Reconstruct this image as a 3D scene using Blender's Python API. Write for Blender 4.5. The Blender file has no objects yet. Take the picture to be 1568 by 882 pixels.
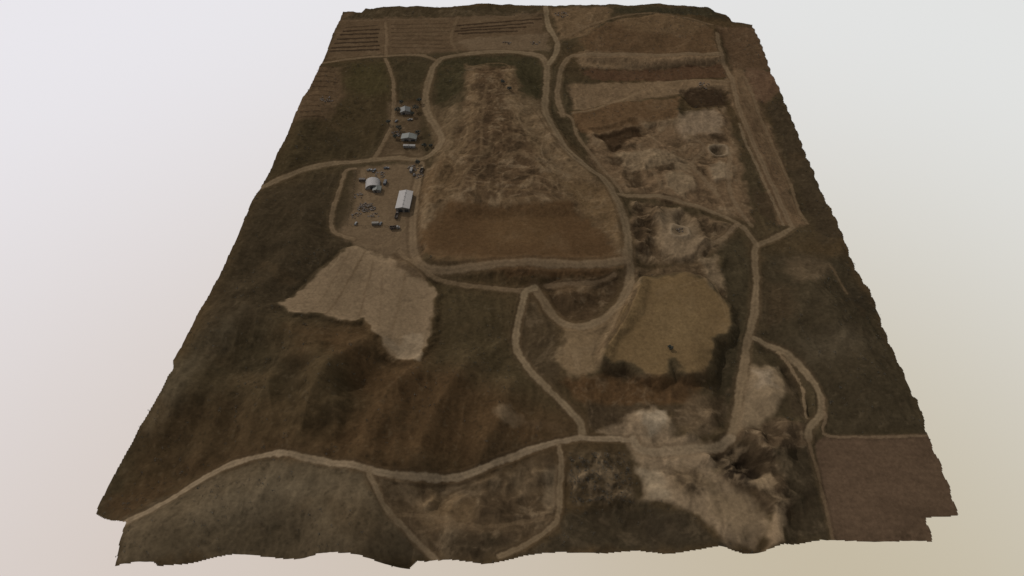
import bpy, math, random
import numpy as np
random.seed(4); rng=np.random.RandomState(7)
# ------------------------------------------------------------------ camera
F=1065.0; PITCH=math.radians(46.2); CH=400.0
scene=bpy.context.scene
cd=bpy.data.cameras.new("camera"); cam=bpy.data.objects.new("camera",cd)
scene.collection.objects.link(cam); scene.camera=cam
cam.location=(0,0,CH); cam.rotation_euler=(math.pi/2-PITCH,0,0)
cd.sensor_width=36; cd.lens=F/1568*36; cd.clip_start=1; cd.clip_end=5000
# ------------------------------------------------------------------ ground raster (world metres)
R=0.6
xs=np.arange(-285,335,R); ys=np.arange(140,960,R)
nx,ny=len(xs),len(ys)
X,Y=np.meshgrid(xs,ys)
X=X.astype(np.float32);Y=Y.astype(np.float32)
T=[rng.rand(256,256).astype(np.float32) for _ in range(12)]
def vn(x,y,s,seed=0):
    # lattice turned by a different angle per seed so no axis-aligned weave appears
    an=.5+seed*1.1; x,y=(x*math.cos(an)-y*math.sin(an)),(x*math.sin(an)+y*math.cos(an))
    t=T[seed%12]; x=x/s+seed*17.3; y=y/s+seed*9.7
    xi=np.floor(x).astype(np.int32); yi=np.floor(y).astype(np.int32)
    fx=x-xi; fy=y-yi; fx=fx*fx*(3-2*fx); fy=fy*fy*(3-2*fy)
    x0=xi&255;x1=(xi+1)&255;y0=yi&255;y1=(yi+1)&255
    a=t[y0,x0]*(1-fx)+t[y0,x1]*fx; b=t[y1,x0]*(1-fx)+t[y1,x1]*fx
    return (a*(1-fy)+b*fy)*2-1
def fbm(x,y,s,o=4,seed=0,g=0.5):
    r=0;a=1;tot=0
    for i in range(o):
        r=r+a*vn(x,y,s,seed+i); tot+=a; a*=g; s*=0.5
    return r/tot
def ridged(x,y,s,o=3,seed=0):
    r=0;a=1;tot=0
    for i in range(o):
        r=r+a*(1-2*np.abs(vn(x,y,s,seed+i))); tot+=a;a*=.5;s*=.5
    return r/tot
def sstep(a,b,v):
    t=np.clip((v-a)/(b-a),0,1); return t*t*(3-2*t)
# map point -> ground position at elevation z
cp,sp=math.cos(PITCH),math.sin(PITCH)
def sv(px,py,z=0.0):
    u=(px-784)/F; v=(441-py)/F
    dx=u; dy=cp+v*sp; dz=-sp+v*cp
    t=(CH-z)/(-dz)
    return dx*t,dy*t
def svl(pts,z=0.0): return [sv(a,b,z) for a,b in pts]
H=np.zeros_like(X)
def h_at(x,y):
    fx=min(max((x-xs[0])/R,0),nx-2); fy=min(max((y-ys[0])/R,0),ny-2)
    i,j=int(fx),int(fy); fx-=i; fy-=j
    return float((H[j,i]*(1-fx)+H[j,i+1]*fx)*(1-fy)+(H[j+1,i]*(1-fx)+H[j+1,i+1]*fx)*fy)
def g(px,py):
    x,y=sv(px,py)
    for _ in range(12):
        z=h_at(x,y); nx_,ny_=sv(px,py,z); x=(x+nx_)/2; y=(y+ny_)/2
    return x,y
def gl(pts): return [g(a,b) for a,b in pts]
def cen(pts):
    a=np.array(pts); return float(a[:,0].mean()),float(a[:,1].mean())
WX=X+3.4*fbm(X,Y,16,5,1,.6); WY=Y+3.4*fbm(X,Y,16,5,5,.6)
RX=X+0.9*fbm(X,Y,9,3,3); RY=Y+0.9*fbm(X,Y,9,3,7)
def bbox(pts,m):
    a=np.array(pts)
    i0=max(int((a[:,0].min()-m-xs[0])/R),0); i1=min(int((a[:,0].max()+m-xs[0])/R)+2,nx)
    j0=max(int((a[:,1].min()-m-ys[0])/R),0); j1=min(int((a[:,1].max()+m-ys[0])/R)+2,ny)
    return (slice(j0,max(j1,j0+1)),slice(i0,max(i1,i0+1)))
def segd(px,py,a,b):
    vx,vy=b[0]-a[0],b[1]-a[1]; l=vx*vx+vy*vy+1e-9
    t=np.clip(((px-a[0])*vx+(py-a[1])*vy)/l,0,1)
    return (px-a[0]-t*vx)**2+(py-a[1]-t*vy)**2
def poly(pts,m=12,warp=True):
    sl=bbox(pts,m+4)
    px,py=(WX[sl],WY[sl]) if warp else (X[sl],Y[sl])
    d=np.full(px.shape,1e9,np.float32); ins=np.zeros(px.shape,bool)
    n=len(pts)
    for i in range(n):
        a=pts[i];b=pts[(i+1)%n]
        d=np.minimum(d,segd(px,py,a,b))
        c=((a[1]>py)!=(b[1]>py))
        if a[1]!=b[1]:
            xc=(b[0]-a[0])*(py-a[1])/(b[1]-a[1])+a[0]
            ins^=(c&(px<xc))
    d=np.sqrt(d); return sl,np.where(ins,-d,d)
def line(pts,m=12,warp=True):
    sl=bbox(pts,m+3)
    px,py=(RX[sl],RY[sl]) if warp else (X[sl],Y[sl])
    d=np.full(px.shape,1e9,np.float32)
    for a,b in zip(pts[:-1],pts[1:]): d=np.minimum(d,segd(px,py,a,b))
    return sl,np.sqrt(d)
def smooth(p,n=4):
    out=[]
    for i in range(len(p)-1):
        p0=p[max(i-1,0)];p1=p[i];p2=p[i+1];p3=p[min(i+2,len(p)-1)]
        for k in range(n):
            t=k/n
            out.append(tuple(0.5*((2*p1[c])+(-p0[c]+p2[c])*t+(2*p0[c]-5*p1[c]+4*p2[c]-p3[c])*t*t+(-p0[c]+3*p1[c]-3*p2[c]+p3[c])*t**3) for c in (0,1)))
    out.append(p[-1]); return out
def box(a,k):
    for ax in (0,1):
        c=np.cumsum(np.pad(a,[(k+1,k) if i==ax else (0,0) for i in (0,1)],mode='edge'),axis=ax,dtype=np.float64)
        n=a.shape[ax]
        if ax==0: a=(c[2*k+1:2*k+1+n]-c[:n])/(2*k+1)
        else: a=(c[:,2*k+1:2*k+1+n]-c[:,:n])/(2*k+1)
    return a.astype(np.float32)
# ------------------------------------------------------------------ elevation
H+=4*fbm(X,Y,160,3,2)+2.2*fbm(X,Y,50,3,6)
def plateau(pts,h,fall):
    z=h_at(*g(*cen(pts)))+h
    sl,sd=poly(svl(pts,z),fall)
    H[sl]+=h*(1-sstep(0,fall,sd))
def ridge(pts,h,w,pw=2):
    sl,d=line(smooth(svl(pts,h)),w*2.6)
    dd=np.abs(d+0.15*w*fbm(X[sl],Y[sl],22,3,4))
    H[sl]+=h*np.exp(-(dd/w)**pw)
TIP=[(655,390),(640,345),(665,290),(700,200),(715,112),(785,108),(825,180),(880,250),(935,310),(950,392),(860,398),(740,400)]
TAN=[(985,428),(1018,424),(1050,418),(1080,430),(1100,452),(1117,470),(1119,492),(1110,506),(1092,514),(1096,530),(1092,548),(1078,564),(1058,571),(1042,564),(1035,550),(1028,553),(1022,570),(1008,577),(985,568),(972,556),(955,552),(940,556),(928,548),(930,528),(950,490),(970,455)]
PALE=[(435,478),(452,462),(480,428),(520,388),(545,374),(600,390),(640,418),(664,440),(668,470),(662,500),(652,530),(634,556),(618,553),(594,542),(588,522),(572,512),(556,490),(540,497),(515,492),(485,488),(458,491)]
BROWN=[(690,312),(760,320),(872,312),(915,348),(950,390),(860,399),(740,399),(655,388),(643,362),(662,330)]
FAN=[(868,502),(915,495),(950,462),(978,434),(966,475),(930,530),(918,565),(888,582),(866,575),(855,545),(862,525)]
plateau(TIP,9,24)
plateau([(705,305),(728,225),(735,170),(730,112),(770,112),(790,190),(825,255),(868,302)],5,20)
plateau(TAN,6.5,9)
plateau(FAN,3.5,10)
plateau(PALE,3.6,6)
plateau([(885,58),(935,34),(1010,22),(1090,42),(1100,84),(1000,86),(900,80)],5,14)
plateau([(868,112),(1110,104),(1116,122),(1020,124),(930,158),(880,166)],-2,9)
plateau([(880,172),(935,158),(1040,150),(1035,182),(960,194),(905,208)],2.5,8)
plateau([(1046,142),(1105,138),(1115,160),(1060,164)],-2.5,6)
plateau([(908,206),(940,200),(972,192),(986,206),(962,214),(952,224),(938,236),(925,218)],-1.8,6)
plateau([(1038,176),(1060,170),(1092,167),(1104,182),(1100,203),(1068,206),(1050,212)],2,7)
plateau([(1005,330),(1018,320),(1040,320),(1062,342),(1078,366),(1062,388),(1040,392),(1018,378)],4,8)
plateau([(960,264),(978,262),(983,286),(964,288)],-2,6)
plateau([(1018,268),(1040,264),(1058,270),(1060,288),(1040,300),(1024,290)],2,6)
plateau([(1085,254),(1100,246),(1116,252),(1120,273),(1096,276)],2,6)
ridge([(265,563),(320,505),(390,482),(450,500),(480,540),(490,600)],16,24,1.7)
ridge([(240,650),(300,605),(380,590),(420,640)],9,20,1.7)
ridge([(560,520),(510,570),(480,620),(462,672)],12,15,1.6)
ridge([(640,560),(600,590),(575,640),(562,690)],10,14,1.6)
ridge([(715,550),(680,600),(655,650),(640,700)],10,14,1.6)
ridge([(780,590),(765,625),(745,670)],7,12,1.6)
ridge([(430,560),(400,620),(380,670)],6,13,1.6)
ridge([(520,640),(515,690)],4,9,1.6)
ridge([(610,630),(605,700)],4,9,1.6)
ridge([(330,640),(300,700)],5,11,1.6)
ridge([(230,810),(330,770),(430,742),(540,765)],15,30)
ridge([(400,310),(350,410),(320,470)],10,24,1.7)
ridge([(470,320),(430,410),(390,450)],8,18,1.7)
ridge([(480,150),(440,230)],6,20)
ridge([(1240,440),(1290,500),(1340,570)],9,22,1.7)
ridge([(1210,480),(1230,530),(1300,600)],5,15,1.7)
ridge([(1180,540),(1290,620)],-5,12)
ridge([(1100,560),(1110,630)],-6,13)
ridge([(1110,710),(1150,730)],-11,10)
ridge([(1180,690),(1230,740)],4,8)
ridge([(880,770),(960,800)],-5,16)
ridge([(620,770),(760,750),(840,740)],-5,14)
ridge([(1170,180),(1230,320)],-6,14)
ridge([(985,632),(1010,640)],6,9,1.6)
ridge([(1165,575),(1180,600)],5,9,1.6)
ridge([(1040,345),(1041,352)],-6,6)
ridge([(1098,232),(1100,236)],-5,8)
ridge([(620,860),(640,868)],-6,12)
ridge([(500,850),(540,850)],5,14)
ridge([(1130,850),(1150,840)],-5,10)
ridge([(1190,780),(1192,820)],7,7)
ridge([(1205,570),(1235,640)],-4,5)
ridge([(840,445),(870,480),(930,450)],-4,9)
def mounds(pts,n,h,w,z=0,cone=1.5):
    P=svl(pts,z); a=np.array(P)
    for _ in range(n):
        for _t in range(60):
            x=random.uniform(a[:,0].min(),a[:,0].max()); y=random.uniform(a[:,1].min(),a[:,1].max()); c=False
            for i in range(len(P)):
                p,q=P[i],P[i-1]
                if (p[1]>y)!=(q[1]>y) and x<(q[0]-p[0])*(y-p[1])/(q[1]-p[1])+p[0]: c=not c
            if c: break
        hh=h*random.uniform(.5,1.1); ww=w*random.uniform(.6,1.2)
        sl=bbox([(x,y)],ww*3); an=random.uniform(0,3.1); ex=random.uniform(1,2)
        dx=WX[sl]-x; dy=WY[sl]-y; u=dx*math.cos(an)+dy*math.sin(an); v=(-dx*math.sin(an)+dy*math.cos(an))*ex
        H[sl]+=hh*np.exp(-(np.sqrt(u*u+v*v)/ww)**cone)
def grade(pts,fall=10):
    sl,sd=poly(svl(pts,2),fall); m=1-sstep(-2,fall,sd)
    z=float((H[sl]*m).sum()/m.sum()); H[sl]=H[sl]*(1-m)+z*m
grade([(530,255),(640,245),(635,345),(640,395),(600,393),(515,360)])
grade([(590,155),(645,155),(650,235),(590,240)])
grade([(500,30),(840,22),(835,72),(500,90)])
mounds([(965,315),(1005,330),(1000,392),(972,392)],24,3.2,6)
mounds([(900,215),(1040,215),(1060,290),(955,285)],30,2,6)
mounds([(1060,330),(1130,350),(1080,385),(1060,350)],10,2.4,6)
mounds([(705,300),(735,170),(775,170),(868,298)],110,1.1,4,14)
mounds([(650,330),(690,220),(715,240),(690,310)],30,1.0,5,8)
mounds([(800,170),(835,185),(930,280),(880,290)],36,1.2,6,8)
mounds([(870,695),(965,695),(970,765),(885,770)],60,1.3,3)
mounds([(1080,700),(1190,690),(1230,760),(1170,790)],34,3,6)
mounds([(1130,665),(1230,648),(1235,690),(1160,685)],26,2.8,5)
mounds([(640,755),(840,705),(845,800),(680,845)],46,1.8,5)
mounds([(1030,610),(1100,600),(1110,665),(1040,670)],14,2.4,7)
mounds([(985,690),(1070,715),(1060,765),(990,760)],14,1.8,6)
mounds([(1062,400),(1110,395),(1110,440),(1070,430)],8,2,5)
gx=X+10*fbm(X,Y,40,2,8); gy=Y*0.5+10*fbm(X,Y,40,2,9)
gul=ridged(gx,gy,38,4,2)
graded=np.zeros_like(X); tipm=np.zeros_like(X)
for pts,hz in (([(530,255),(640,245),(635,345),(640,395),(600,393),(515,360)],2),([(590,155),(645,155),(650,235),(590,240)],2),([(500,30),(840,22),(835,72),(500,90)],2),(BROWN,9),(TAN,7),(FAN,4),([(1247,678),(1422,666),(1469,790),(1275,831)],0),(PALE,4),([(720,88),(780,90),(930,300),(870,310),(700,308),(660,330),(700,180)],10)):
    sl,sd=poly(svl(pts,hz),8); graded[sl]=np.maximum(graded[sl],1-sstep(-2,8,sd))
sl,sd=poly(svl([(714,104),(785,104),(830,190),(868,240),(930,290),(940,318),(860,312),(700,310),(645,330),(660,262),(700,180)],10),10); tipm[sl]=1-sstep(-8,4,sd)
H+=(1.9*gul+.7*ridged(gx*1.1,gy,15,3,5))*(1-graded*.95)
# end-tipped spoil: benches and runnels down the flanks of the long mound
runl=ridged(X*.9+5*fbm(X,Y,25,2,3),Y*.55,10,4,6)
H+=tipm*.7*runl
# ------------------------------------------------------------------ colour raster
def lin(c):
    c=np.array(c)/255.0
    return np.where(c<=0.04045,c/12.92,((c+0.055)/1.055)**2.4).astype(np.float32)
C=np.zeros((ny,nx,3),np.float32)
n1=sstep(-.35,.35,fbm(X,Y,110,4,3))[...,None]; n2=sstep(-.3,.5,fbm(X,Y,35,4,8))[...,None]
C[:]=lin((59,51,37))*(1-n1)+lin((64,52,36))*n1
C=C*(1-.4*n2)+lin((52,44,31))*.4*n2
rough=np.zeros_like(X)
def paint(pts,col,fe=3,a=1.0,r=None,warp=True,flat=False):
    w=svl(pts,h_at(*g(*cen(pts)))) if flat else gl(pts)
    sl,sd=poly(w,fe+6,warp)
    k=a*(1-sstep(-fe,fe,sd+((2.2 if warp else .6)*vn(X[sl],Y[sl],5,4)+.25*fe*fbm(X[sl],Y[sl],20,4,2))*min(1,fe/2)))
    C[sl]=C[sl]*(1-k[...,None])+lin(col)*k[...,None]
    if r is not None: rough[sl]=rough[sl]*(1-k)+r*k
    return sl,k
# vegetation / slopes
paint([(400,290),(530,262),(505,350),(545,372),(440,475),(300,520),(330,440)],(54,46,34),14)
paint([(440,500),(560,500),(600,550),(660,540),(780,600),(870,650),(820,690),(720,722),(650,732),(560,715),(480,690),(500,600)],(64,50,34),20)
paint([(160,770),(290,700),(400,680),(500,690),(400,700),(330,718),(190,795)],(64,50,35),8,.8)
paint([(200,690),(240,620),(340,610),(480,690),(400,694),(300,735),(185,780)],(61,49,34),14,.8)
paint([(265,565),(330,500),(370,470),(350,520),(270,600),(230,660),(225,640)],(77,68,53),9,.75)
paint([(670,440),(790,450),(785,520),(800,560),(850,620),(780,590),(690,560),(655,560)],(59,51,36),14,.8)
paint([(480,520),(520,540),(560,620),(500,660),(460,600)],(60,51,36),12,.7)
paint([(192,800),(330,724),(420,702),(520,713),(560,722),(590,782),(640,852),(540,850),(350,852),(175,868)],(78,68,53),5)
paint([(200,850),(330,800),(430,770),(500,800),(520,850),(350,854)],(67,58,44),18,.7)
paint([(350,750),(430,728),(500,745),(420,770),(340,790),(300,790)],(90,80,64),14,.7)
paint([(500,760),(580,780),(610,840),(560,850),(520,810)],(66,55,40),10,.6)
# far left pasture
paint([(498,96),(590,92),(603,150),(585,205),(560,235),(410,275),(455,190),(485,130)],(58,49,34),5)
paint([(540,98),(590,96),(600,140),(560,150),(525,130)],(57,51,33),10,.8)
paint([(470,190),(540,200),(560,232),(430,265)],(52,45,32),14,.6)
paint([(608,95),(655,95),(648,150),(610,155)],(55,48,34),4)
paint([(472,100),(520,105),(528,150),(500,182),(448,186)],(80,65,49),5,.8,r=.25)
# top left storage field
paint([(525,22),(560,14),(830,14),(840,72),(720,78),(595,84),(497,92),(512,50)],(79,65,49),4,r=.25)
paint([(560,12),(830,10),(832,20),(690,26),(560,28),(525,30)],(56,48,35),4,.9)
paint([(700,60),(840,50),(840,78),(720,80)],(91,77,60),4,.8)
# top right
paint([(842,12),(940,10),(930,30),(895,55),(855,60)],(89,73,54),5,r=.35)
paint([(935,10),(1090,12),(1110,30),(1020,22),(950,22)],(50,45,33),4)
paint([(885,60),(930,35),(1010,22),(1090,42),(1105,82),(1000,86),(900,80)],(76,60,43),5,r=.18)
paint([(940,30),(1010,20),(1085,38),(1060,52),(960,48)],(87,71,52),7,.7)
paint([(1095,40),(1155,42),(1180,105),(1120,108)],(73,58,43),5,r=.25)
paint([(880,84),(1105,84),(1112,104),(890,104)],(95,79,60),3,r=.2)
paint([(890,104),(1108,100),(1112,118),(1020,124),(905,122)],(70,53,39),2.5,r=.15)
paint([(868,128),(1020,124),(1118,122),(1115,140),(1000,150),(930,160),(880,168)],(96,80,61),4,r=.3)
paint([(875,172),(935,158),(1040,150),(1035,182),(960,196),(905,212),(885,200)],(79,62,44),3,r=.2)
paint([(900,208),(960,192),(1035,182),(1110,165),(1130,230),(1150,340),(1090,325),(950,292),(900,245)],(90,74,56),5,r=.75)
paint([(1044,140),(1105,137),(1116,162),(1060,165)],(48,38,28),3)
paint([(1038,176),(1060,170),(1092,167),(1106,182),(1102,203),(1068,206),(1048,213),(1035,195)],(108,94,77),5,.85,r=.3)
paint([(908,206),(940,200),(975,192),(988,208),(962,214),(952,224),(938,236),(925,218)],(54,42,30),2.5,r=.3)
paint([(940,236),(1010,228),(1060,250),(1050,262),(1000,258),(960,262)],(106,92,73),5,.7,r=.8)
paint([(1018,266),(1040,262),(1060,270),(1062,288),(1040,300),(1022,288)],(105,91,72),4,.8,r=.4)
paint([(958,264),(980,262),(983,286),(964,289)],(58,47,34),3,.8,r=.5)
paint([(1085,254),(1100,246),(1116,252),(1120,273),(1096,276)],(108,95,77),4,.8,r=.3)
paint([(1088,224),(1102,221),(1112,229),(1108,242),(1094,242)],(62,51,38),2)
for q in ([(1000,256),(1030,250),(1034,262),(1008,266)],[(1085,205),(1110,208),(1112,218),(1094,216)],[(1012,296),(1036,302),(1030,312),(1012,308)],[(925,238),(955,244),(950,256),(930,252)],[(1062,250),(1082,258),(1080,268),(1064,266)],[(1110,140),(1124,142),(1126,158),(1112,156)]):
    paint(q,(50,40,29),2.5,.8,r=.3)  # dark pits and shadow arcs, their shade painted as ground colour
# right corridor
paint([(1110,110),(1140,104),(1195,230),(1232,345),(1190,345),(1150,230),(1120,150)],(89,73,55),4,r=.25)
paint([(1128,140),(1145,150),(1200,300),(1185,320),(1150,225)],(79,64,48),3,.7)
paint([(1140,103),(1185,110),(1196,135),(1172,160),(1152,150)],(83,65,50),4,r=.35)
paint([(1175,160),(1200,150),(1290,360),(1260,372),(1225,300)],(52,44,33),6,.9)
paint([(1150,290),(1180,300),(1195,345),(1165,330)],(56,46,34),3,.8,r=.3)
# main ridge of the spoil tip
paint([(672,95),(720,86),(822,88),(832,110),(832,160),(790,148),(780,106),(715,105),(708,140),(668,158)],(51,46,32),4)
paint([(714,100),(785,102),(798,150),(836,190),(868,240),(935,290),(950,325),(958,395),(640,395),(634,340),(652,262),(688,228),(700,180),(716,140)],(84,69,51),5,r=.75)
paint([(728,105),(770,105),(775,150),(800,200),(830,260),(868,300),(700,308),(722,230),(735,170)],(70,56,41),6,.85,r=.85)
paint([(650,165),(705,160),(700,200),(684,235),(655,262),(668,232)],(86,72,54),5,.8,r=.5)
paint([(655,262),(700,240),(705,280),(680,305),(640,330)],(83,67,48),6,.6,r=.65)
paint([(770,142),(835,155),(838,185),(870,235),(905,262),(870,280),(820,220),(790,190)],(92,77,58),5,.7,r=.75)
paint([(862,275),(925,285),(945,330),(952,385),(915,350),(880,312)],(86,70,50),5,.8,r=.35)
paint(BROWN,(74,57,39),4,r=.14,flat=True)
paint([(740,330),(840,325),(860,375),(750,380)],(80,63,43),12,.5)
paint([(650,345),(720,318),(735,350),(690,385),(655,380)],(70,54,37),10,.5)
paint([(655,380),(740,392),(860,392),(945,386),(950,398),(800,404),(660,404)],(84,67,48),3,.6)
paint([(745,406),(950,408),(925,424),(850,428),(765,422)],(73,56,38),3,r=.4)
paint([(840,432),(945,424),(945,450),(905,490),(865,488),(838,455)],(62,50,36),4,r=.55)
paint([(845,440),(930,440),(925,452),(850,452)],(87,71,52),2,.6)
# yard + pale fill
paint([(545,258),(640,248),(636,300),(632,345),(642,402),(600,396),(535,372),(512,355),(530,335),(540,300)],(90,76,59),4,r=.18)
paint([(592,155),(640,158),(650,235),(645,250),(570,245),(595,205)],(72,60,45),4,r=.35)
paint(PALE,(106,91,72),1.6,r=.2,flat=True)
paint([(520,392),(560,380),(560,430),(545,480),(500,480)],(97,83,65),8,.6)
paint([(600,430),(640,430),(655,470),(640,510),(600,500),(590,460)],(98,84,66),8,.6)
paint([(592,516),(615,530),(630,508),(650,508),(638,548),(612,547),(592,528)],(122,108,89),2,.7,r=.4)
paint([(606,392),(640,412),(660,432),(630,425),(604,405)],(68,55,40),3,.7,r=.4)
# middle south slopes
paint([(798,450),(850,490),(860,560),(850,600),(800,545)],(62,52,38),5,r=.4)
paint(FAN,(102,86,65),3,r=.4,flat=True)
paint(TAN,(92,76,53),2,r=.16,flat=True)
paint([(1000,470),(1060,460),(1075,520),(1000,540)],(99,83,59),14,.6)
paint([(958,405),(1060,402),(1098,395),(1108,430),(1120,468),(1085,430),(1050,416),(980,424),(960,440)],(81,67,50),3,r=.8)
paint([(1070,395),(1095,392),(1108,440),(1090,440)],(106,92,73),4,.7,r=.3)
paint([(968,310),(1010,312),(1060,330),(1130,348),(1090,390),(1040,405),(975,395),(965,350)],(84,70,53),4,r=.9)
paint([(1005,332),(1018,320),(1040,318),(1064,342),(1080,366),(1064,390),(1040,396),(1015,380)],(102,88,70),5,.9,r=.4)
paint([(975,320),(1000,330),(1000,390),(978,392)],(56,45,33),4,.75,r=1)
paint([(1100,370),(1140,365),(1148,400),(1150,480),(1140,540),(1122,500),(1120,470),(1108,430)],(56,49,36),4)
paint([(1120,500),(1145,500),(1135,580),(1110,650),(1080,640),(1100,590),(1098,550)],(51,45,33),4)
paint([(930,560),(955,556),(985,574),(1008,582),(1028,574),(1058,577),(1085,560),(1080,585),(1040,600),(930,582)],(52,42,30),3,.7,r=.5)  # shadow below the tan pad's rim, painted into the ground colour
paint([(858,584),(920,574),(1040,584),(1078,592),(1060,618),(960,628),(895,616)],(72,55,37),4,r=.45)
paint([(900,618),(1060,618),(1110,600),(1115,650),(1050,640),(1000,625),(940,655),(905,660)],(60,50,37),4,r=.55)
paint([(1060,600),(1085,600),(1100,660),(1060,668),(1030,640)],(80,67,51),4,.8,r=.6)
# quarry
paint([(915,662),(970,636),(1005,624),(1030,648),(1035,665),(1110,690),(1095,725),(1150,760),(1170,800),(1150,842),(1110,835),(1070,790),(1020,765),(985,765),(975,700),(960,678)],(110,95,76),3,r=.5)
paint([(980,632),(1015,628),(1025,655),(995,668)],(128,116,98),3,.8,r=.3)
paint([(978,715),(1010,722),(1030,760),(990,765)],(121,108,89),3,.8,r=.3)
paint([(1080,740),(1150,760),(1168,805),(1140,832),(1085,790)],(101,87,68),5,.9,r=.3)
paint([(1030,715),(1075,725),(1090,745),(1060,765),(1035,745)],(83,70,53),4,.8,r=.7)
paint([(1085,690),(1140,676),(1190,690),(1240,760),(1210,800),(1165,790),(1150,755),(1110,735)],(58,48,36),4,r=.9)
paint([(1098,702),(1140,702),(1163,720),(1160,738),(1135,742),(1105,725)],(34,28,22),3,.9)
paint([(1150,735),(1180,722),(1188,740),(1160,752)],(114,98,77),2,.8)
paint([(1182,775),(1206,780),(1204,832),(1168,846),(1180,815)],(112,96,76),2,.9,r=.5)
paint([(1146,562),(1188,562),(1204,598),(1186,630),(1150,655),(1110,678),(1122,640),(1136,600)],(105,91,72),3,r=.3)
paint([(1150,568),(1180,566),(1188,590),(1160,595)],(124,111,94),3,.7)
paint([(1110,672),(1150,655),(1200,640),(1235,650),(1240,690),(1180,690),(1140,678)],(70,58,44),3,r=.9)
paint([(1195,560),(1215,575),(1235,640),(1215,640),(1205,600)],(56,47,35),3,.8,r=.5)
# right pasture
paint([(1168,388),(1300,398),(1405,615),(1418,662),(1270,664),(1256,600),(1200,540),(1160,512)],(54,47,35),7)
paint([(1200,398),(1225,392),(1262,396),(1272,412),(1240,430),(1215,428)],(80,68,52),6,.75,r=.5)
paint([(1225,520),(1300,500),(1345,520),(1280,550),(1240,550)],(70,62,49),12,.6)
paint([(1300,440),(1335,450),(1345,480),(1310,480)],(40,35,27),8,.8)
paint([(1170,430),(1210,440),(1220,480),(1170,500)],(58,48,35),8,.7)
# bottom strip
paint([(565,722),(650,740),(750,728),(850,690),(855,800),(800,838),(720,858),(660,855),(600,790)],(71,59,44),5,r=.6)
paint([(640,768),(700,755),(740,775),(720,800),(660,808)],(91,75,55),5,.8,r=.4)
paint([(770,715),(825,700),(835,740),(790,770)],(85,72,55),5,.7,r=.5)
paint([(735,765),(820,760),(825,795),(750,800)],(55,45,33),5,.8,r=.8)
paint([(830,720),(852,715),(855,770),(835,780)],(108,94,75),3,.6,r=.3)
paint([(670,820),(740,815),(800,830),(740,855),(670,852)],(53,45,34),5,.8,r=.6)
paint([(865,690),(970,690),(972,770),(880,778)],(63,53,39),3,r=.75)
paint([(865,780),(990,772),(1060,790),(1110,838),(975,845),(800,852),(850,815)],(52,45,34),4,r=.25)
paint([(985,798),(1040,790),(1050,820),(1000,830)],(46,40,31),6,.8)
paint([(1190,690),(1240,680),(1272,828),(1206,832),(1215,790)],(51,44,33),4,r=.3)
paint([(752,626),(778,618),(803,642),(772,648)],(98,83,64),3,.9,r=.2)
paint([(780,636),(830,640),(875,652),(860,662),(800,650)],(76,62,46),5,.5)
paint([(545,255),(553,262),(545,320),(520,350),(512,340),(530,300)],(60,51,38),2,.6)
slf,kf=paint([(1247,678),(1262,668),(1422,666),(1450,730),(1469,790),(1420,795),(1430,834),(1275,831)],(76,62,49),1.2,r=.0,warp=False)
fieldm=np.zeros_like(X); fieldm[slf]=kf
fl=np.sin((X*0.06+Y)*2*math.pi/4.6+1.2*vn(X,Y,14,3)); H+=.03*fieldm*fl
C*= (1+0.03*fieldm*fl*(.5+.5*vn(X,Y,20,5))+.11*fieldm*fbm(X*.25,Y,9,5,3))[...,None]
def mixc(k,col):
    global C
    k=k[...,None]; C=C*(1-k)+lin(col)*k
qx=X+12*fbm(X,Y,30,3,5); qy=Y+12*fbm(X,Y,30,3,9)
mm=fbm(qx,qy,15,6,2,.65); m2=ridged(qx,qy*1.2,13,4,7)
mixc(rough*sstep(.05,.45,mm)*.62,(110,95,75))
mixc(rough*sstep(.05,.45,-mm)*.66,(48,39,29))
mixc(rough*sstep(.6,.85,m2)*.35,(118,102,81))
mixc((rough>0.2)*rough*sstep(.5,.85,ridged(qx*1.3,qy,9,3,1))*.4,(44,36,26))
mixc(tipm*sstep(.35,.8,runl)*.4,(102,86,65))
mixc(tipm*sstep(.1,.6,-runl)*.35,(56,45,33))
# hillside streaks and patches
veg=1-np.clip(rough*3,0,1)
st=fbm(X*0.6+6*vn(X,Y,30,2),Y*1.0,10,6,6,.7)
C*=(1+0.26*veg*st*(1-.4*graded))[...,None]
vg=veg*(1-graded)
mixc(vg*sstep(.2,.6,fbm(X,Y,28,6,10,.62))*.28,(76,62,44))
mixc(vg*sstep(.15,.55,fbm(X,Y,24,6,4,.62))*.32,(44,38,28))
H+=rough*(.95*mm+0.6*m2*(rough>.2)); H+=0.3*fbm(X,Y,6,3,5)*(1-.7*graded)
# paler crests, darker hollows by curvature: ambient occlusion painted into the colour
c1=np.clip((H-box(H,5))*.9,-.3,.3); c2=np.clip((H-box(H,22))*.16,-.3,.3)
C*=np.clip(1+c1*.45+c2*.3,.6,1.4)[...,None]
# windrows
def stripe(a,b,w,col,h,al=.85):
    p=gl([a,b]); sl,d=line(p,w+3)
    k=(1-sstep(w*.6,w*1.1,d+.5*vn(X[sl],Y[sl],3,3)))*al
    C[sl]=C[sl]*(1-k[...,None])+lin(col)*k[...,None]; H[sl]+=h*k
for i in range(7):
    y=40+i*6.2; stripe((530-i*4.2,y+2+random.uniform(-1,1)),(582-random.uniform(0,8),y-1),1.4,(46,36,28),1.0,.85 if i else .5)
for i in range(7):
    y=38+i*5.8; stripe((600,y),(688+random.uniform(-12,6),y-2+i*.5),1.0,(62,50,38),.7,.6)
for i in range(4):
    stripe((702-random.uniform(-6,8),40+i*4),(828-i*12,29+i*6.2),1.3,(49,38,29),1.0,.8)
for i in range(4): stripe((590,36+i*11),(592,45+i*11),1.4,(106,90,70),0,.5)
for i in range(8):
    y=102+i*7.5
    if y<150: stripe((488-i*2.5,y),(505+random.uniform(0,16),y+1),1.2,(56,44,32),.7,.65)
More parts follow.
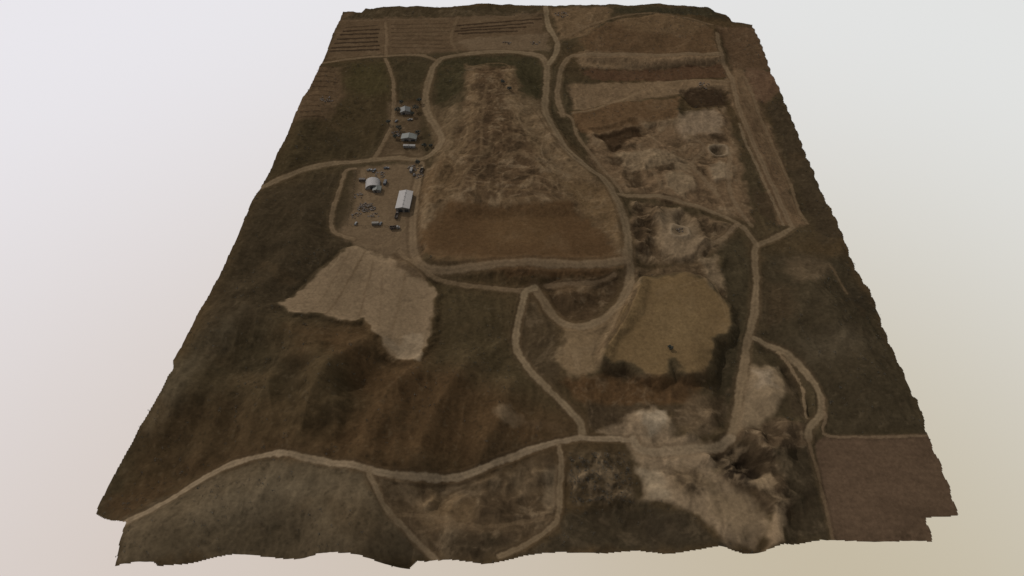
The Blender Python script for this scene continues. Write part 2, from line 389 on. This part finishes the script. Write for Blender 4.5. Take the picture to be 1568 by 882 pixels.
for i in range(4): stripe((458+i*3,180-i*9),(494-i*3,178-i*8),1.3,(58,45,33),.7,.5)
# ------------------------------------------------------------------ roads
road=np.zeros_like(X); roadall=np.zeros_like(X)
RC=(109,95,75)
ROADS=[
 ([(392,290),(430,272),(470,258),(520,249),(570,245),(610,242),(640,244),(664,234),(676,213),(666,192),(654,170),(652,145),(659,115),(672,92),(700,84),(760,79),(800,80),(828,86),(838,105),(835,150),(836,172),(850,198),(865,225),(900,255),(925,275),(942,300),(952,325),(960,355),(962,390),(966,415),(960,445),(940,475),(915,492),(885,500),(862,495),(845,480),(832,460),(820,442)],4.0,(102,88,69),.88),
 ([(645,250),(636,300),(632,345),(633,380),(642,402),(665,413),(700,412),(740,406),(800,400),(860,403),(920,402),(960,397)],3.8,(103,88,69),.88),
 ([(612,385),(630,400),(655,418),(680,431),(720,438),(760,441),(790,445),(805,444)],2.2,(100,85,66),.75),
 ([(835,440),(870,435),(910,433),(940,420)],1.8,(95,80,62),.8),
 ([(820,440),(805,448),(798,475),(791,510),(793,540),(815,570),(845,600),(870,625),(886,645),(893,668)],2.7,RC,.95),
 ([(188,802),(240,775),(290,745),(330,722),(370,705),(420,696),(470,700),(520,710),(560,717),(610,728),(670,734),(720,726),(770,706),(820,686),(860,676),(893,671),(940,672),(975,676)],2.3,(114,100,81),.97),
 ([(563,718),(578,755),(600,788),(630,820),(650,842),(670,862)],1.7,(104,90,71),.92),
 ([(857,682),(860,710),(857,750),(854,792),(835,815),(800,836),(765,852)],1.8,(101,87,68),.88),
 ([(1120,668),(1128,630),(1137,570),(1145,520),(1155,480),(1158,430),(1155,390),(1163,374),(1190,362),(1215,348)],3.0,(101,87,68),.95),
 ([(1156,518),(1190,535),(1220,555),(1245,585),(1258,610),(1256,635),(1240,655),(1238,672)],2.4,RC,.92),
 ([(1238,672),(1250,720),(1262,770),(1275,829)],1.2,(94,79,61),.65),
 ([(1190,540),(1212,565),(1228,600),(1234,640)],1.0,(114,98,77),.8),
 ([(1262,610),(1265,640),(1272,668),(1422,667)],.9,(108,92,73),.65),
 ([(1212,345),(1195,310),(1172,260),(1150,210),(1130,160),(1120,120),(1105,80),(1098,50)],2.8,(102,87,68),.8),
 ([(1235,342),(1212,290),(1182,220),(1160,170),(1140,118)],1.6,(98,83,64),.7),
 ([(1200,345),(1180,300),(1150,235),(1132,190)],1.5,(112,97,77),.6),
 ([(488,97),(540,90),(590,86),(640,84),(668,92)],2.6,(101,86,67),.8),
 ([(836,10),(840,40),(853,65),(850,85),(840,98)],3.5,RC,.85),
 ([(862,178),(854,150),(856,120),(862,100),(876,86),(905,82),(1000,84),(1105,82)],3.2,(103,88,69),.78),
 ([(700,80),(690,60),(695,40),(702,26)],1.8,(96,81,62),.6),
 ([(590,86),(592,60),(590,34)],1.8,(100,84,65),.7),
 ([(525,32),(600,30),(700,28),(836,20)],1.8,(92,77,60),.5),
 ([(855,62),(890,45),(930,30),(1000,20),(1090,38)],1.8,(98,82,63),.6),
 ([(574,240),(590,213),(600,190),(603,155),(602,125),(596,103),(590,90)],2.1,(102,87,68),.8),
 ([(545,258),(530,262),(520,290),(510,320),(508,345),(516,358),(540,366)],2.0,(102,87,68),.85),
 ([(855,172),(875,180),(888,215),(915,250),(945,285),(955,300)],1.8,(101,86,67),.75),
 ([(948,298),(1000,300),(1040,308),(1090,325),(1130,343),(1150,362),(1160,376)],2.6,(102,88,69),.82),
 ([(1130,343),(1110,362),(1080,375),(1070,392)],2.0,(104,89,70),.7),
 ([(1118,125),(1020,126),(930,160),(878,172)],2.0,(104,89,69),.6),
 ([(1100,300),(1075,270),(1060,250),(1080,225),(1050,205)],2.2,(102,87,68),.6),
 ([(1150,345),(1120,300),(1115,255),(1118,240),(1095,215)],2.2,(104,89,70),.6),
 ([(1040,308),(1010,280),(1000,262),(960,240)],1.8,(100,85,66),.5),
 ([(970,674),(985,690),(1040,690),(1090,688),(1118,672)],3.4,(114,100,81),.85),
 ([(960,460),(940,500),(915,540)],1.2,(80,65,48),.6),
 ([(975,440),(958,480),(925,530)],1.2,(78,64,47),.7),
 ([(1040,440),(1090,432),(1105,460),(1112,486)],.9,(108,91,66),.4),
 ([(985,440),(1000,470),(985,520)],.9,(84,68,47),.3),
 ([(1060,430),(1070,480),(1060,540)],.9,(84,68,47),.25),
 ([(555,262),(560,300),(572,330),(600,345)],2.4,(104,89,70),.5),
 ([(620,345),(600,370),(570,378),(545,372)],2.2,(104,89,69),.4),
 ([(715,104),(745,98),(780,103),(776,120)],.9,(90,75,55),.6),
 ([(700,300),(715,262),(735,235),(738,180),(745,130)],1.2,(96,80,60),.5),
 ([(860,235),(835,212),(805,200),(790,172)],1.2,(106,90,69),.6),
 ([(900,270),(862,262),(830,240),(800,235)],1.3,(98,82,62),.5),
 ([(730,282),(790,290),(850,296),(880,310)],1.2,(94,77,56),.5),
 ([(690,215),(672,245),(662,280)],1.0,(100,84,64),.45),
 ([(815,165),(845,205),(885,245)],1.0,(60,48,35),.45),
 ([(442,478),(520,394)],.6,(120,105,84),.45),
 ([(470,486),(536,384)],.5,(84,70,53),.35),
 ([(500,480),(560,385)],.8,(82,68,51),.5),
 ([(548,486),(572,400)],.8,(84,70,53),.45),
 ([(580,500),(585,420)],.6,(90,76,58),.3),
 ([(620,420),(610,470),(600,505)],.8,(88,74,56),.4),
 ([(1270,405),(1285,430),(1296,450)],1.0,(88,74,56),.7),
 ([(600,790),(650,790),(720,806),(800,800),(850,792)],1.2,(94,79,60),.5),
 ([(640,815),(680,805),(740,812)],1.0,(94,79,60),.5),
 ([(600,730),(640,750),(690,745)],1.0,(90,76,57),.4),
]
rp=[(smooth(gl(r[0])),)+tuple(r[1:]) for r in ROADS]
HB=box(box(H,8),8)
for p,w,col,al in rp:
    sl,d=line(p,w*2+4)
    dn=d+.22*w*fbm(X[sl],Y[sl],14,3,8)+.5*vn(X[sl],Y[sl],4,6)+.35*vn(X[sl],Y[sl],1.6,2)
    wear=np.clip(.92+.35*fbm(X[sl],Y[sl],12,4,5),.6,1)
    k=(1-sstep(w*.9,w*1.9+1,dn))*al*.4*wear
    C[sl]=C[sl]*(1-k[...,None])+lin((78,64,48))*k[...,None]
    k=(1-sstep(w*.65,w*1.15,dn))*al*wear
    tone=1+.12*fbm(X[sl],Y[sl],8,4,3)-.13*np.exp(-((d)/(w*.22))**2)
    C[sl]=C[sl]*(1-k[...,None])+lin(col)*k[...,None]*tone[...,None]
    road[sl]=np.maximum(road[sl],k*(al>.55))
    roadall[sl]=np.maximum(roadall[sl],(1-sstep(w,w*2.2,d))*min(1,al+.1)*(al>.5))
H=H*(1-roadall)+(HB-.2)*roadall
H+=roadall*(1-roadall)*1.2
for c,r0 in (((1039,355),8),((1098,235),9)):
    p=g(*c); d=np.hypot((WX-p[0]),(WY-p[1]))
    mixc(np.exp(-((d-r0)/1.8)**2)*.6,(122,108,89)); mixc(np.exp(-(d/(r0*.6))**2)*.6,(62,54,43))
    H+=1.6*np.exp(-((d-r0)/2.5)**2)
sp_=vn(X,Y,1.7,8)*.6+vn(X,Y,3.1,9)*.6
mixc(np.clip(vg,0,1)*sstep(.45,.85,sp_)*.38*(1-roadall),(36,32,24))
mixc(np.clip(vg,0,1)*sstep(.5,.85,-sp_)*.2*(1-roadall),(88,77,60))
C*=(1+.09*vn(X,Y,1.3,1)+.08*vn(X,Y,2.6,4))[...,None]
C*=np.array([1.03,1.0,.96],np.float32)
C=np.clip(C,0.002,.8)
# ------------------------------------------------------------------ outline of the surveyed tile
OUT=[(525,18),(553,19),(560,12),(600,10),(700,9),(760,6),(850,9),(960,8),(1010,5),(1030,7),(1085,11),(1095,18),(1112,22),(1122,33),(1152,38),(1160,55),(1172,85),(1180,110),(1192,132),(1205,165),(1222,205),(1240,250),(1258,295),(1275,325),(1290,360),(1305,400),(1318,425),(1335,450),(1345,480),(1360,520),(1378,560),(1396,604),(1406,612),(1420,665),(1440,710),(1455,750),(1467,788),(1452,790),(1419,794),(1428,832),(1340,829),(1275,829),(1205,832),(1165,846),(1140,850),(1110,840),(1060,842),(1020,848),(975,846),(930,848),(860,846),(790,856),(750,862),(690,860),(660,862),(640,860),(628,871),(600,866),(565,855),(535,850),(470,853),(420,854),(350,852),(300,860),(240,868),(235,863),(175,869),(192,800),(170,796),(146,788),(148,778),(180,715),(232,622),(265,565),(264,552),(285,515),(320,450),(360,370),(400,285),(440,205),(470,140),(495,92),(510,50)]
ow=gl(OUT); ol=[]
for i in range(len(ow)):
    a=ow[i];b=ow[(i+1)%len(ow)]; L=math.dist(a,b); n=max(1,int(L/3))
    side=abs(b[1]-a[1])>abs(b[0]-a[0])*1.5
    for k in range(n):
        t=k/n; x=a[0]+(b[0]-a[0])*t; y=a[1]+(b[1]-a[1])*t
        if side: x+=(1.5 if x>0 else .8)*(abs(math.sin(y*math.pi/17+.6*math.sin(y/31)))-.5)*(1.15 if x>0 else .5)
        else: y+=.8*math.sin(x/9)
        ol.append((x,y))
inside=np.zeros((ny,nx),bool)
oa=np.array(ol)
for j in range(ny):
    y=ys[j]+1e-4
    a=oa; b=np.roll(oa,-1,axis=0)
    c=(a[:,1]>y)!=(b[:,1]>y)
    xc=np.sort((b[c,0]-a[c,0])*(y-a[c,1])/(b[c,1]-a[c,1])+a[c,0])
    for k in range(0,len(xc)-1,2): inside[j]|=(xs>=xc[k])&(xs<=xc[k+1])
# ------------------------------------------------------------------ materials
GAIN=0.69
def ground_mat(name):
    m=bpy.data.materials.new(name); m.use_nodes=True; nt=m.node_tree; N=nt.nodes; L=nt.links
    b=N["Principled BSDF"]; b.inputs["Roughness"].default_value=1; b.inputs["Specular IOR Level"].default_value=0.0
    at=N.new("ShaderNodeAttribute"); at.attribute_name="soil"
    tc=N.new("ShaderNodeTexCoord")
    n=N.new("ShaderNodeTexNoise"); n.inputs["Scale"].default_value=.5; n.inputs["Detail"].default_value=6; n.inputs["Roughness"].default_value=.7
    L.new(tc.outputs["Object"],n.inputs["Vector"])
    mr=N.new("ShaderNodeMapRange"); mr.inputs[1].default_value=.25; mr.inputs[2].default_value=.75; mr.inputs[3].default_value=.78*GAIN; mr.inputs[4].default_value=1.22*GAIN
    L.new(n.outputs["Fac"],mr.inputs[0])
    mx=N.new("ShaderNodeVectorMath"); mx.operation='SCALE'
    L.new(at.outputs["Color"],mx.inputs[0]); L.new(mr.outputs[0],mx.inputs["Scale"])
    L.new(mx.outputs[0],b.inputs["Base Color"])
    bp=N.new("ShaderNodeBump"); bp.inputs["Strength"].default_value=.45; bp.inputs["Distance"].default_value=.5
    L.new(n.outputs["Fac"],bp.inputs["Height"]); L.new(bp.outputs[0],b.inputs["Normal"])
    return m
def sheet(name,mask,lift,mat):
    fm=mask[:-1,:-1]&mask[1:,:-1]&mask[:-1,1:]&mask[1:,1:]
    jj,ii=np.nonzero(fm)
    v00=jj*nx+ii; quads=np.stack([v00,v00+1,v00+nx+1,v00+nx],1)
    used,inv=np.unique(quads,return_inverse=True); inv=inv.reshape(-1)
    me=bpy.data.meshes.new(name)
    co=np.stack([X.ravel()[used],Y.ravel()[used],H.ravel()[used]+lift],1).astype(np.float32)
    me.vertices.add(len(used)); me.vertices.foreach_set("co",co.ravel())
    nf=len(jj); me.loops.add(nf*4); me.polygons.add(nf)
    me.loops.foreach_set("vertex_index",inv.astype(np.int32))
    me.polygons.foreach_set("loop_start",np.arange(0,nf*4,4,dtype=np.int32))
    me.update(calc_edges=True)
    me.polygons.foreach_set("use_smooth",np.ones(nf,bool))
    ca=me.color_attributes.new("soil",'FLOAT_COLOR','POINT')
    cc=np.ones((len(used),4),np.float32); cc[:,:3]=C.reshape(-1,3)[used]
    ca.data.foreach_set("color",cc.ravel())
    me.materials.append(mat)
    o=bpy.data.objects.new(name,me); scene.collection.objects.link(o); return o
gm=ground_mat("soil_and_scrub")
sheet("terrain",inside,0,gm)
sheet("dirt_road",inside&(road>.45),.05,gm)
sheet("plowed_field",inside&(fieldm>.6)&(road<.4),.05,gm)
# ------------------------------------------------------------------ small-object helpers
def mat(name,c,rough=.7,metal=0,var=.12,scale=1.5):
    m=bpy.data.materials.new(name); m.use_nodes=True; N=m.node_tree.nodes; L=m.node_tree.links
    b=N["Principled BSDF"]; b.inputs["Roughness"].default_value=rough; b.inputs["Metallic"].default_value=metal
    n=N.new("ShaderNodeTexNoise"); n.inputs["Scale"].default_value=scale; n.inputs["Detail"].default_value=5
    tc=N.new("ShaderNodeTexCoord"); L.new(tc.outputs["Object"],n.inputs["Vector"])
    r=N.new("ShaderNodeValToRGB"); r.color_ramp.elements[0].position=.3; r.color_ramp.elements[1].position=.7
    r.color_ramp.elements[0].color=(*[x*(1-var) for x in c],1); r.color_ramp.elements[1].color=(*[min(1,x*(1+var)) for x in c],1)
    L.new(n.outputs["Fac"],r.inputs[0]); L.new(r.outputs[0],b.inputs["Base Color"]); return m
M=dict(roofw=mat("white_metal_roof",(.165,.152,.142),.8,var=.15),wall=mat("tan_metal_siding",(.065,.055,.043)),
 roofd=mat("dark_shingle",(.03,.03,.026)),roofg=mat("grey_green_roof",(.042,.044,.036)),wallp=mat("pale_wall",(.08,.07,.058)),
 dark=mat("dark_opening",(.012,.012,.012),.5),glass=mat("window_glass",(.02,.023,.026),.3),tire=mat("tire_rubber",(.015,.015,.015)),
 red=mat("red_paint",(.05,.02,.015),.6),wht=mat("white_paint",(.085,.078,.07),.7),blu=mat("blue_paint",(.03,.031,.034),.7),
 rust=mat("rusty_steel",(.036,.025,.017),.8,var=.4),bark=mat("bark",(.02,.016,.011)),leaf=mat("dry_foliage",(.016,.017,.010),.9,var=.4),
 scrub=mat("scrub_leaves",(.023,.020,.013),.9,var=.4),yel=mat("yellow_paint",(.07,.05,.018),.6))
def obj(name,vs,fs,m,parent=None,loc=None,rz=0,smooth=False,bevel=0):
    me=bpy.data.meshes.new(name); me.from_pydata(vs,[],fs); me.materials.append(m); me.update()
    if smooth: me.polygons.foreach_set("use_smooth",[True]*len(me.polygons))
    o=bpy.data.objects.new(name,me); scene.collection.objects.link(o)
    if parent: o.parent=parent
    if loc: o.location=loc; o.rotation_euler[2]=rz
    if bevel:
        b=o.modifiers.new("bevel",'BEVEL'); b.width=bevel; b.segments=2
    return o
def bx(x0,x1,y0,y1,z0,z1):
    v=[(x0,y0,z0),(x1,y0,z0),(x1,y1,z0),(x0,y1,z0),(x0,y0,z1),(x1,y0,z1),(x1,y1,z1),(x0,y1,z1)]
    return v,[(0,3,2,1),(4,5,6,7),(0,1,5,4),(1,2,6,5),(2,3,7,6),(3,0,4,7)]
def comb(parts):
    V=[];Fc=[]
    for v,f in parts:
        o=len(V); V+=v; Fc+=[tuple(i+o for i in q) for q in f]
    return V,Fc
def zt(x,y): return h_at(x,y)
def empty(name,px,py,rz):
    x,y=g(px,py); e=bpy.data.objects.new(name,None); e.location=(x,y,zt(x,y)); e.rotation_euler[2]=rz
    scene.collection.objects.link(e); return e
def gable(name,px,py,w,l,hw,hr,rz,wm,rm,doors=2,vents=False):
    e=empty(name,px,py,rz)
    W,Lh=w/2,l/2
    obj("walls",*comb([bx(-W,W,-Lh,Lh,-1,hw),([(-W,-Lh,hw),(W,-Lh,hw),(0,-Lh,hr)],[(0,1,2)]),([(-W,Lh,hw),(W,Lh,hw),(0,Lh,hr)],[(1,0,2)])]),wm,e)
    o=.4; s=(hr-hw)/W; ze=hw-s*o+.1
    obj("roof",[(-W-o,-Lh-o,ze),(0,-Lh-o,hr+.1),(W+o,-Lh-o,ze),(-W-o,Lh+o,ze),(0,Lh+o,hr+.1),(W+o,Lh+o,ze),
      (-W-o,-Lh-o,ze+.18),(0,-Lh-o,hr+.28),(W+o,-Lh-o,ze+.18),(-W-o,Lh+o,ze+.18),(0,Lh+o,hr+.28),(W+o,Lh+o,ze+.18)],
      [(0,1,4,3),(1,2,5,4),(6,9,10,7),(7,10,11,8),(0,6,7,1),(1,7,8,2),(3,4,10,9),(4,5,11,10),(0,3,9,6),(2,8,11,5)],rm,e)
    obj("ridge_cap",*bx(-.3,.3,-Lh-o,Lh+o,hr+.2,hr+.42),rm,e)
    ps=[bx(-W*.6+i*w*.45,-W*.6+i*w*.45+w*.28,-Lh-.06,-Lh+.02,0,hw*.75) for i in range(doors)]
    obj("door",*comb(ps),M['dark'],e)
    ps=[bx(sx*W-.05,sx*W+.05,-Lh*.8+i*l*.25,-Lh*.8+i*l*.25+1.6,1.1,2.3) for i in range(4) for sx in(-1,1)]
    obj("window",*comb(ps),M['glass'],e)
    if vents: obj("roof_vent",*comb([bx(-.4,.4,-Lh*.7+i*l*.22,-Lh*.7+i*l*.22+.8,hr+.3,hr+.8) for i in range(4)]),M['roofw'],e)
    return e
gable("metal_warehouse",620,312,12,24,4.6,6.0,-.04,M['wall'],M['roofw'],2,True)
gable("ranch_house",621,172,10,8.5,3,4.8,.1,M['wallp'],M['roofd'],1)
gable("farm_house",627,213,15,8,3,4.6,-.05,M['wallp'],M['roofg'],2)
gable("storage_shed",578,292,7,6,2.8,3.8,0,M['wall'],M['roofg'],1)
e=empty("quonset_hut",571,284,.12)
n=14; W=6.8; L=6; hh=5.2; V=[];Fq=[]
for i in range(n+1):
    a=math.pi*i/n
    for y in(-L,L): V.append((-W*math.cos(a),y,hh*math.sin(a)))
for i in range(n): Fq.append((2*i,2*i+2,2*i+3,2*i+1))
obj("arched_roof",V,Fq,M['roofw'],e,smooth=True)
fr=[(-W*.98*math.cos(math.pi*i/n),-L+.3,hh*.98*math.sin(math.pi*i/n)) for i in range(n+1)]
bk=[(x,L-.3,z) for x,y,z in fr]
obj("end_wall",fr+bk,[tuple(range(n+1)),tuple(range(2*n+1,n,-1))],M['wallp'],e)
obj("door",*bx(-2,2,-L+.2,-L+.28,0,3.6),M['dark'],e)
obj("rib",*comb([([(-W*1.01*math.cos(math.pi*i/n),y+dy,hh*1.012*math.sin(math.pi*i/n)) for i in range(n+1) for dy in(0,.25)],[(2*i,2*i+2,2*i+3,2*i+1) for i in range(n)]) for y in np.linspace(-L+.1,L-.4,7)]),M['roofw'],e)
# vehicles
def wheels(e,xs_,wd,r=.38):
    parts=[]
    for x in xs_:
        for s in(-1,1):
            V=[];k=10
            for yy in(s*wd-.13,s*wd+.13):
                V+=[(x+r*math.cos(2*math.pi*i/k),yy,r+r*math.sin(2*math.pi*i/k)) for i in range(k)]
            parts.append((V,[tuple(range(k)),tuple(range(2*k-1,k-1,-1))]+[(i,(i+1)%k,k+(i+1)%k,k+i) for i in range(k)]))
    obj("wheels",*comb(parts),M['tire'],e)
def prof(pts,w,wt=None):
    n=len(pts); V=[(x,-w*(.85 if z>1.1 else 1),z) for x,z in pts]+[(x,w*(.85 if z>1.1 else 1),z) for x,z in pts]
    return V,[tuple(range(n)),tuple(range(2*n-1,n-1,-1))]+[(i,i+n,(i+1)%n+n,(i+1)%n) for i in range(n)]
def car(px,py,rz,m):
    e=empty("parked_car",px,py,rz)
    obj("body",*prof([(-2.2,.35),(2.2,.35),(2.25,.8),(1.2,.95),(-2.0,1.0),(-2.25,.8)],.9),m,e,bevel=.06)
    obj("cabin",*prof([(-1.9,1.0),(1.1,.96),(.5,1.45),(-1.3,1.48)],.82),M['glass'],e)
    obj("roof_panel",*bx(-1.25,.45,-.68,.68,1.47,1.53),m,e); wheels(e,(-1.4,1.4),.8)
def pickup(px,py,rz,m):
    e=empty("pickup_truck",px,py,rz)
    obj("body",*comb([bx(-2.7,2.6,-.95,.95,.45,.9),bx(.9,2.6,-.93,.93,.902,1.15),bx(-2.7,-.8,-.95,-.85,.902,1.3),bx(-2.7,-.8,.85,.95,.902,1.3),bx(-2.7,-2.6,-.84,.84,.902,1.3)]),m,e)
    obj("cab",*prof([(-.75,.91),(.88,.91),(.5,1.75),(-.6,1.8)],.9),M['glass'],e); obj("cab_roof",*bx(-.58,.45,-.75,.75,1.79,1.86),m,e); wheels(e,(-1.8,1.7),.85,.42)
def semi(px,py,rz,m):
    e=empty("dump_truck",px,py,rz)
    obj("bed",*comb([bx(-4.5,1.2,-1.25,1.25,1.1,1.3),bx(-4.5,1.2,-1.25,-1.15,1.302,2.6),bx(-4.5,1.2,1.15,1.25,1.302,2.6),bx(1.1,1.2,-1.14,1.14,1.302,3),bx(-4.5,-4.4,-1.14,1.14,1.302,2.5)]),M['rust'],e)
    obj("cab",*prof([(1.5,.7),(4.2,.7),(4.3,1.7),(3.2,1.8),(2.9,2.8),(1.5,2.8)],1.15),m,e,bevel=.08)
    obj("windscreen",*bx(2.93,3.0,-.9,.9,1.9,2.6),M['glass'],e); wheels(e,(-3.5,-2.3,3.4),1.1,.52)
def container(px,py,rz,m,l=6):
    e=empty("storage_container",px,py,rz)
    obj("box",*bx(-l/2,l/2,-1.2,1.2,.1,2.6),m,e,bevel=.05)
    obj("corrugation",*comb([bx(-l/2+.2+i*.5,-l/2+.42+i*.5,-1.25,1.25,.25,2.64) for i in range(int((l-.3)/.5))]),m,e)
    obj("door",*bx(l/2+.004,l/2+.06,-1.1,1.1,.2,2.5),M['dark'],e)
def trailer(px,py,rz):
    e=empty("mobile_trailer",px,py,rz)
    obj("body",*bx(-6,6,-1.6,1.6,.5,3),M['wht'],e,bevel=.12); obj("window",*comb([bx(-5+i*2.4,-3.8+i*2.4,-1.64,-1.605,1.5,2.3) for i in range(4)]),M['glass'],e)
    obj("roof_unit",*bx(-1,0,-.5,.5,3.01,3.4),M['wall'],e); wheels(e,(-1,.3),1.3)
trailer(627,226,-.05)
for q in [(566,261,.2,'wht'),(573,262,1.2,'blu'),(592,258,.1,'blu'),(634,268,1.5,'rust'),(545,343,1.4,'wht'),(583,343,1.4,'blu'),(628,184,.2,'wht'),(607,186,1.2,'blu')]:
    (car if random.random()<.5 else pickup)(q[0],q[1],q[2],M[q[3]])
for q in [(646,262,1.45,'yel'),(605,350,.1,'wht'),(608,331,1.5,'rust')]: semi(q[0],q[1],q[2],M[q[3]])
for q in [(555,277,.0,'rust'),(630,262,1.5,'wht'),(575,344,.05,'wall'),(590,281,1.5,'blu')]: container(q[0],q[1],q[2],M[q[3]])
def junk(px,py,r,n,ms):
    x0,y0=g(px,py); V=[];Fc=[]
    for i in range(n):
        a=random.uniform(0,6.28); q=r*math.sqrt(random.random()); x=q*math.cos(a)*1.2; y=q*math.sin(a)
        s=[random.uniform(.2,1.2) for _ in range(3)]; s[2]*=.6; z=zt(x0+x,y0+y)-zt(x0,y0)+max(0,(1-q/r))*random.uniform(0,1.6)
        ra=random.uniform(0,3.1);ti=random.uniform(-.5,.5); v,f=bx(-s[0],s[0],-s[1]*.5,s[1]*.5,-.1,s[2]); o=len(V)
        for p in v:
            p2=(p[0],p[1],p[2]+p[0]*ti); V.append((x+p2[0]*math.cos(ra)-p2[1]*math.sin(ra),y+p2[0]*math.sin(ra)+p2[1]*math.cos(ra),z+p2[2]))
        Fc+=[tuple(k+o for k in t) for t in f]
    o=obj("scrap_pile",V,Fc,ms[0],None,(x0,y0,zt(x0,y0)))
    for m_ in ms[1:]: o.data.materials.append(m_)
    o.data.polygons.foreach_set("material_index",[ (k//6*7)%len(ms) for k in range(len(Fc))])
ms=[M['rust'],M['dark'],M['wall'],M['rust'],M['rust'],M['dark'],M['rust']]
for px,py,r,n in [(562,318,7,90),(550,300,4,12),(572,330,4,12),(632,258,5,20),(545,330,4,12),(582,268,5,18),(642,270,4,14),(608,205,5,20),(820,66,5,12),(860,22,8,30),(776,66,4,12),(1075,132,7,18),(500,152,6,25),(1040,352,3,8)]: junk(px,py,r,n,ms)
def fence(pts,name="post_fence"):
    w=smooth(gl(pts),3); pos=[]
    for a,b in zip(w[:-1],w[1:]):
        n=max(1,int(math.dist(a,b)/3))
        for k in range(n): pos.append((a[0]+(b[0]-a[0])*k/n,a[1]+(b[1]-a[1])*k/n))
    P=[]
    for x,y in pos:
        z=zt(x,y); P.append(bx(x-.08,x+.08,y-.08,y+.08,z-.2,z+1.5))
    for a,b in zip(pos[:-1],pos[1:]):
        za,zb=zt(*a),zt(*b)
        for h in(.6,1.2): P.append(([(a[0],a[1],za+h),(b[0],b[1],zb+h),(b[0],b[1],zb+h+.07),(a[0],a[1],za+h+.07)],[(0,1,2,3)]))
    obj(name,*comb(P),M['rust'])
fence([(532,345),(560,347),(600,347)]); fence([(545,262),(540,300),(532,340)])
# trees
def tree(px,py,h,r,name="oak_tree"):
    e=empty(name,px,py,random.uniform(0,6)); k=7;V=[];Fc=[]
    def limb(p0,p1,r0,r1):
        o=len(V)
        for p,rr in((p0,r0),(p1,r1)):
            for i in range(k): V.append((p[0]+rr*math.cos(6.283*i/k),p[1]+rr*math.sin(6.283*i/k),p[2]))
        for i in range(k): Fc.append((o+i,o+(i+1)%k,o+k+(i+1)%k,o+k+i))
    limb((0,0,-.4),(.1,0,h*.45),.3,.18); tips=[]
    for i in range(7):
        a=i*.9+random.random(); t=(r*.65*math.cos(a),r*.65*math.sin(a),h*random.uniform(.55,.85)); limb((.1,0,h*random.uniform(.3,.45)),t,.13,.04); tips.append(t)
    tips.append((0,0,h*.85)); obj("trunk",V,Fc,M['bark'],e)
    V=[];Fc=[]
    for t in tips:
        cr=r*random.uniform(.35,.55)
        for _ in range(110):
            d=np.array([random.gauss(0,1) for _ in range(3)]); d/=np.linalg.norm(d); p=np.array(t)+d*cr*random.uniform(.5,1.05)*np.array([1,1,.75])
            a=np.array([random.gauss(0,1) for _ in range(3)]); a/=np.linalg.norm(a); b=np.cross(d,a); s=random.uniform(.15,.34); o=len(V)
            V+= [tuple(p-a*s),tuple(p+b*s),tuple(p+a*s),tuple(p-b*s)]; Fc.append((o,o+1,o+2,o+3))
    obj("crown",V,Fc,M['leaf'],e)
for q in [(609,172,6,3.2),(637,170,7,3.6),(642,158,6,3),(615,160,5,2.6),(612,200,6,3.2),(640,208,6,3),(606,212,5,2.6),(650,226,5,2.5),(632,178,5,2.4),(640,252,5,2.6),(595,190,5,2.6),(1026,534,2.6,2),(660,226,4,2),(770,128,4,2.4),(780,138,4,2.4)]: tree(*q)
# scrub: one object of leaf clumps over the hillsides
V=[];Fc=[]
cand=0
def clump(x,y,s0):
    z=h_at(x,y)
    for _ in range(9):
        d=np.array([random.gauss(0,.6),random.gauss(0,.6),abs(random.gauss(0,.5))])*s0+np.array([x,y,z+.1]); a=[random.gauss(0,1)*s0*.4 for _ in range(6)]; o=len(V)
        V.extend([(d[0],d[1],d[2]),(d[0]+a[0],d[1]+a[1],d[2]+abs(a[2])),(d[0]+a[3],d[1]+a[4],d[2]+abs(a[5]))]); Fc.append((o,o+1,o+2))
while cand<2000:
    i=random.randrange(nx); j=random.randrange(ny)
    if not inside[j,i] or roadall[j,i]>.1 or rough[j,i]>.25 or fieldm[j,i]>.2 or graded[j,i]>.5: continue
    if T[0][(j//40)%256,(i//40)%256]<.5 and random.random()<.88: continue
    cand+=1; clump(float(X[j,i]),float(Y[j,i]),random.uniform(.35,1.0))
for _ in range(280):
    x,y=g(random.uniform(872,966),random.uniform(694,770)); clump(x,y,random.uniform(.4,1.1))
obj("scrub",V,Fc,M['scrub'])
# ------------------------------------------------------------------ light
w=bpy.data.worlds.new("World"); scene.world=w; w.use_nodes=True; N=w.node_tree.nodes; L=w.node_tree.links
bg=N["Background"]; bg.inputs[1].default_value=1
tc=N.new("ShaderNodeTexCoord"); se=N.new("ShaderNodeSeparateXYZ"); L.new(tc.outputs["Generated"],se.inputs[0])
def rampn(inp,a,b):
    m=N.new("ShaderNodeMapRange"); m.interpolation_type='SMOOTHSTEP'; m.inputs[1].default_value=a; m.inputs[2].default_value=b; L.new(inp,m.inputs[0]); return m.outputs[0]
tx=rampn(se.outputs[0],-.6,.6); tz=rampn(se.outputs[2],-.92,-.35)
def mixn(f,c0,c1):
    m=N.new("ShaderNodeMix"); m.data_type='RGBA'; L.new(f,m.inputs[0])
    for idx,c in((6,c0),(7,c1)):
        if isinstance(c,tuple): m.inputs[idx].default_value=(*[float(q) for q in lin(c)],1)
        else: L.new(c,m.inputs[idx])
    return m.outputs[2]
bot=mixn(tx,(213,201,193),(194,183,158)); top=mixn(tx,(233,231,236),(226,227,226))
L.new(mixn(tz,bot,top),bg.inputs[0])
sd=bpy.data.lights.new("sun",'SUN'); so=bpy.data.objects.new("sun",sd); scene.collection.objects.link(so)
sd.energy=3.3; sd.angle=math.radians(1.5); sd.color=(1,.95,.88)
so.rotation_euler=(math.radians(55),0,math.radians(-138))
scene.view_settings.view_transform='Standard'; scene.view_settings.look='None'; scene.view_settings.exposure=0
print("range",H.min(),H.max(),inside.sum())
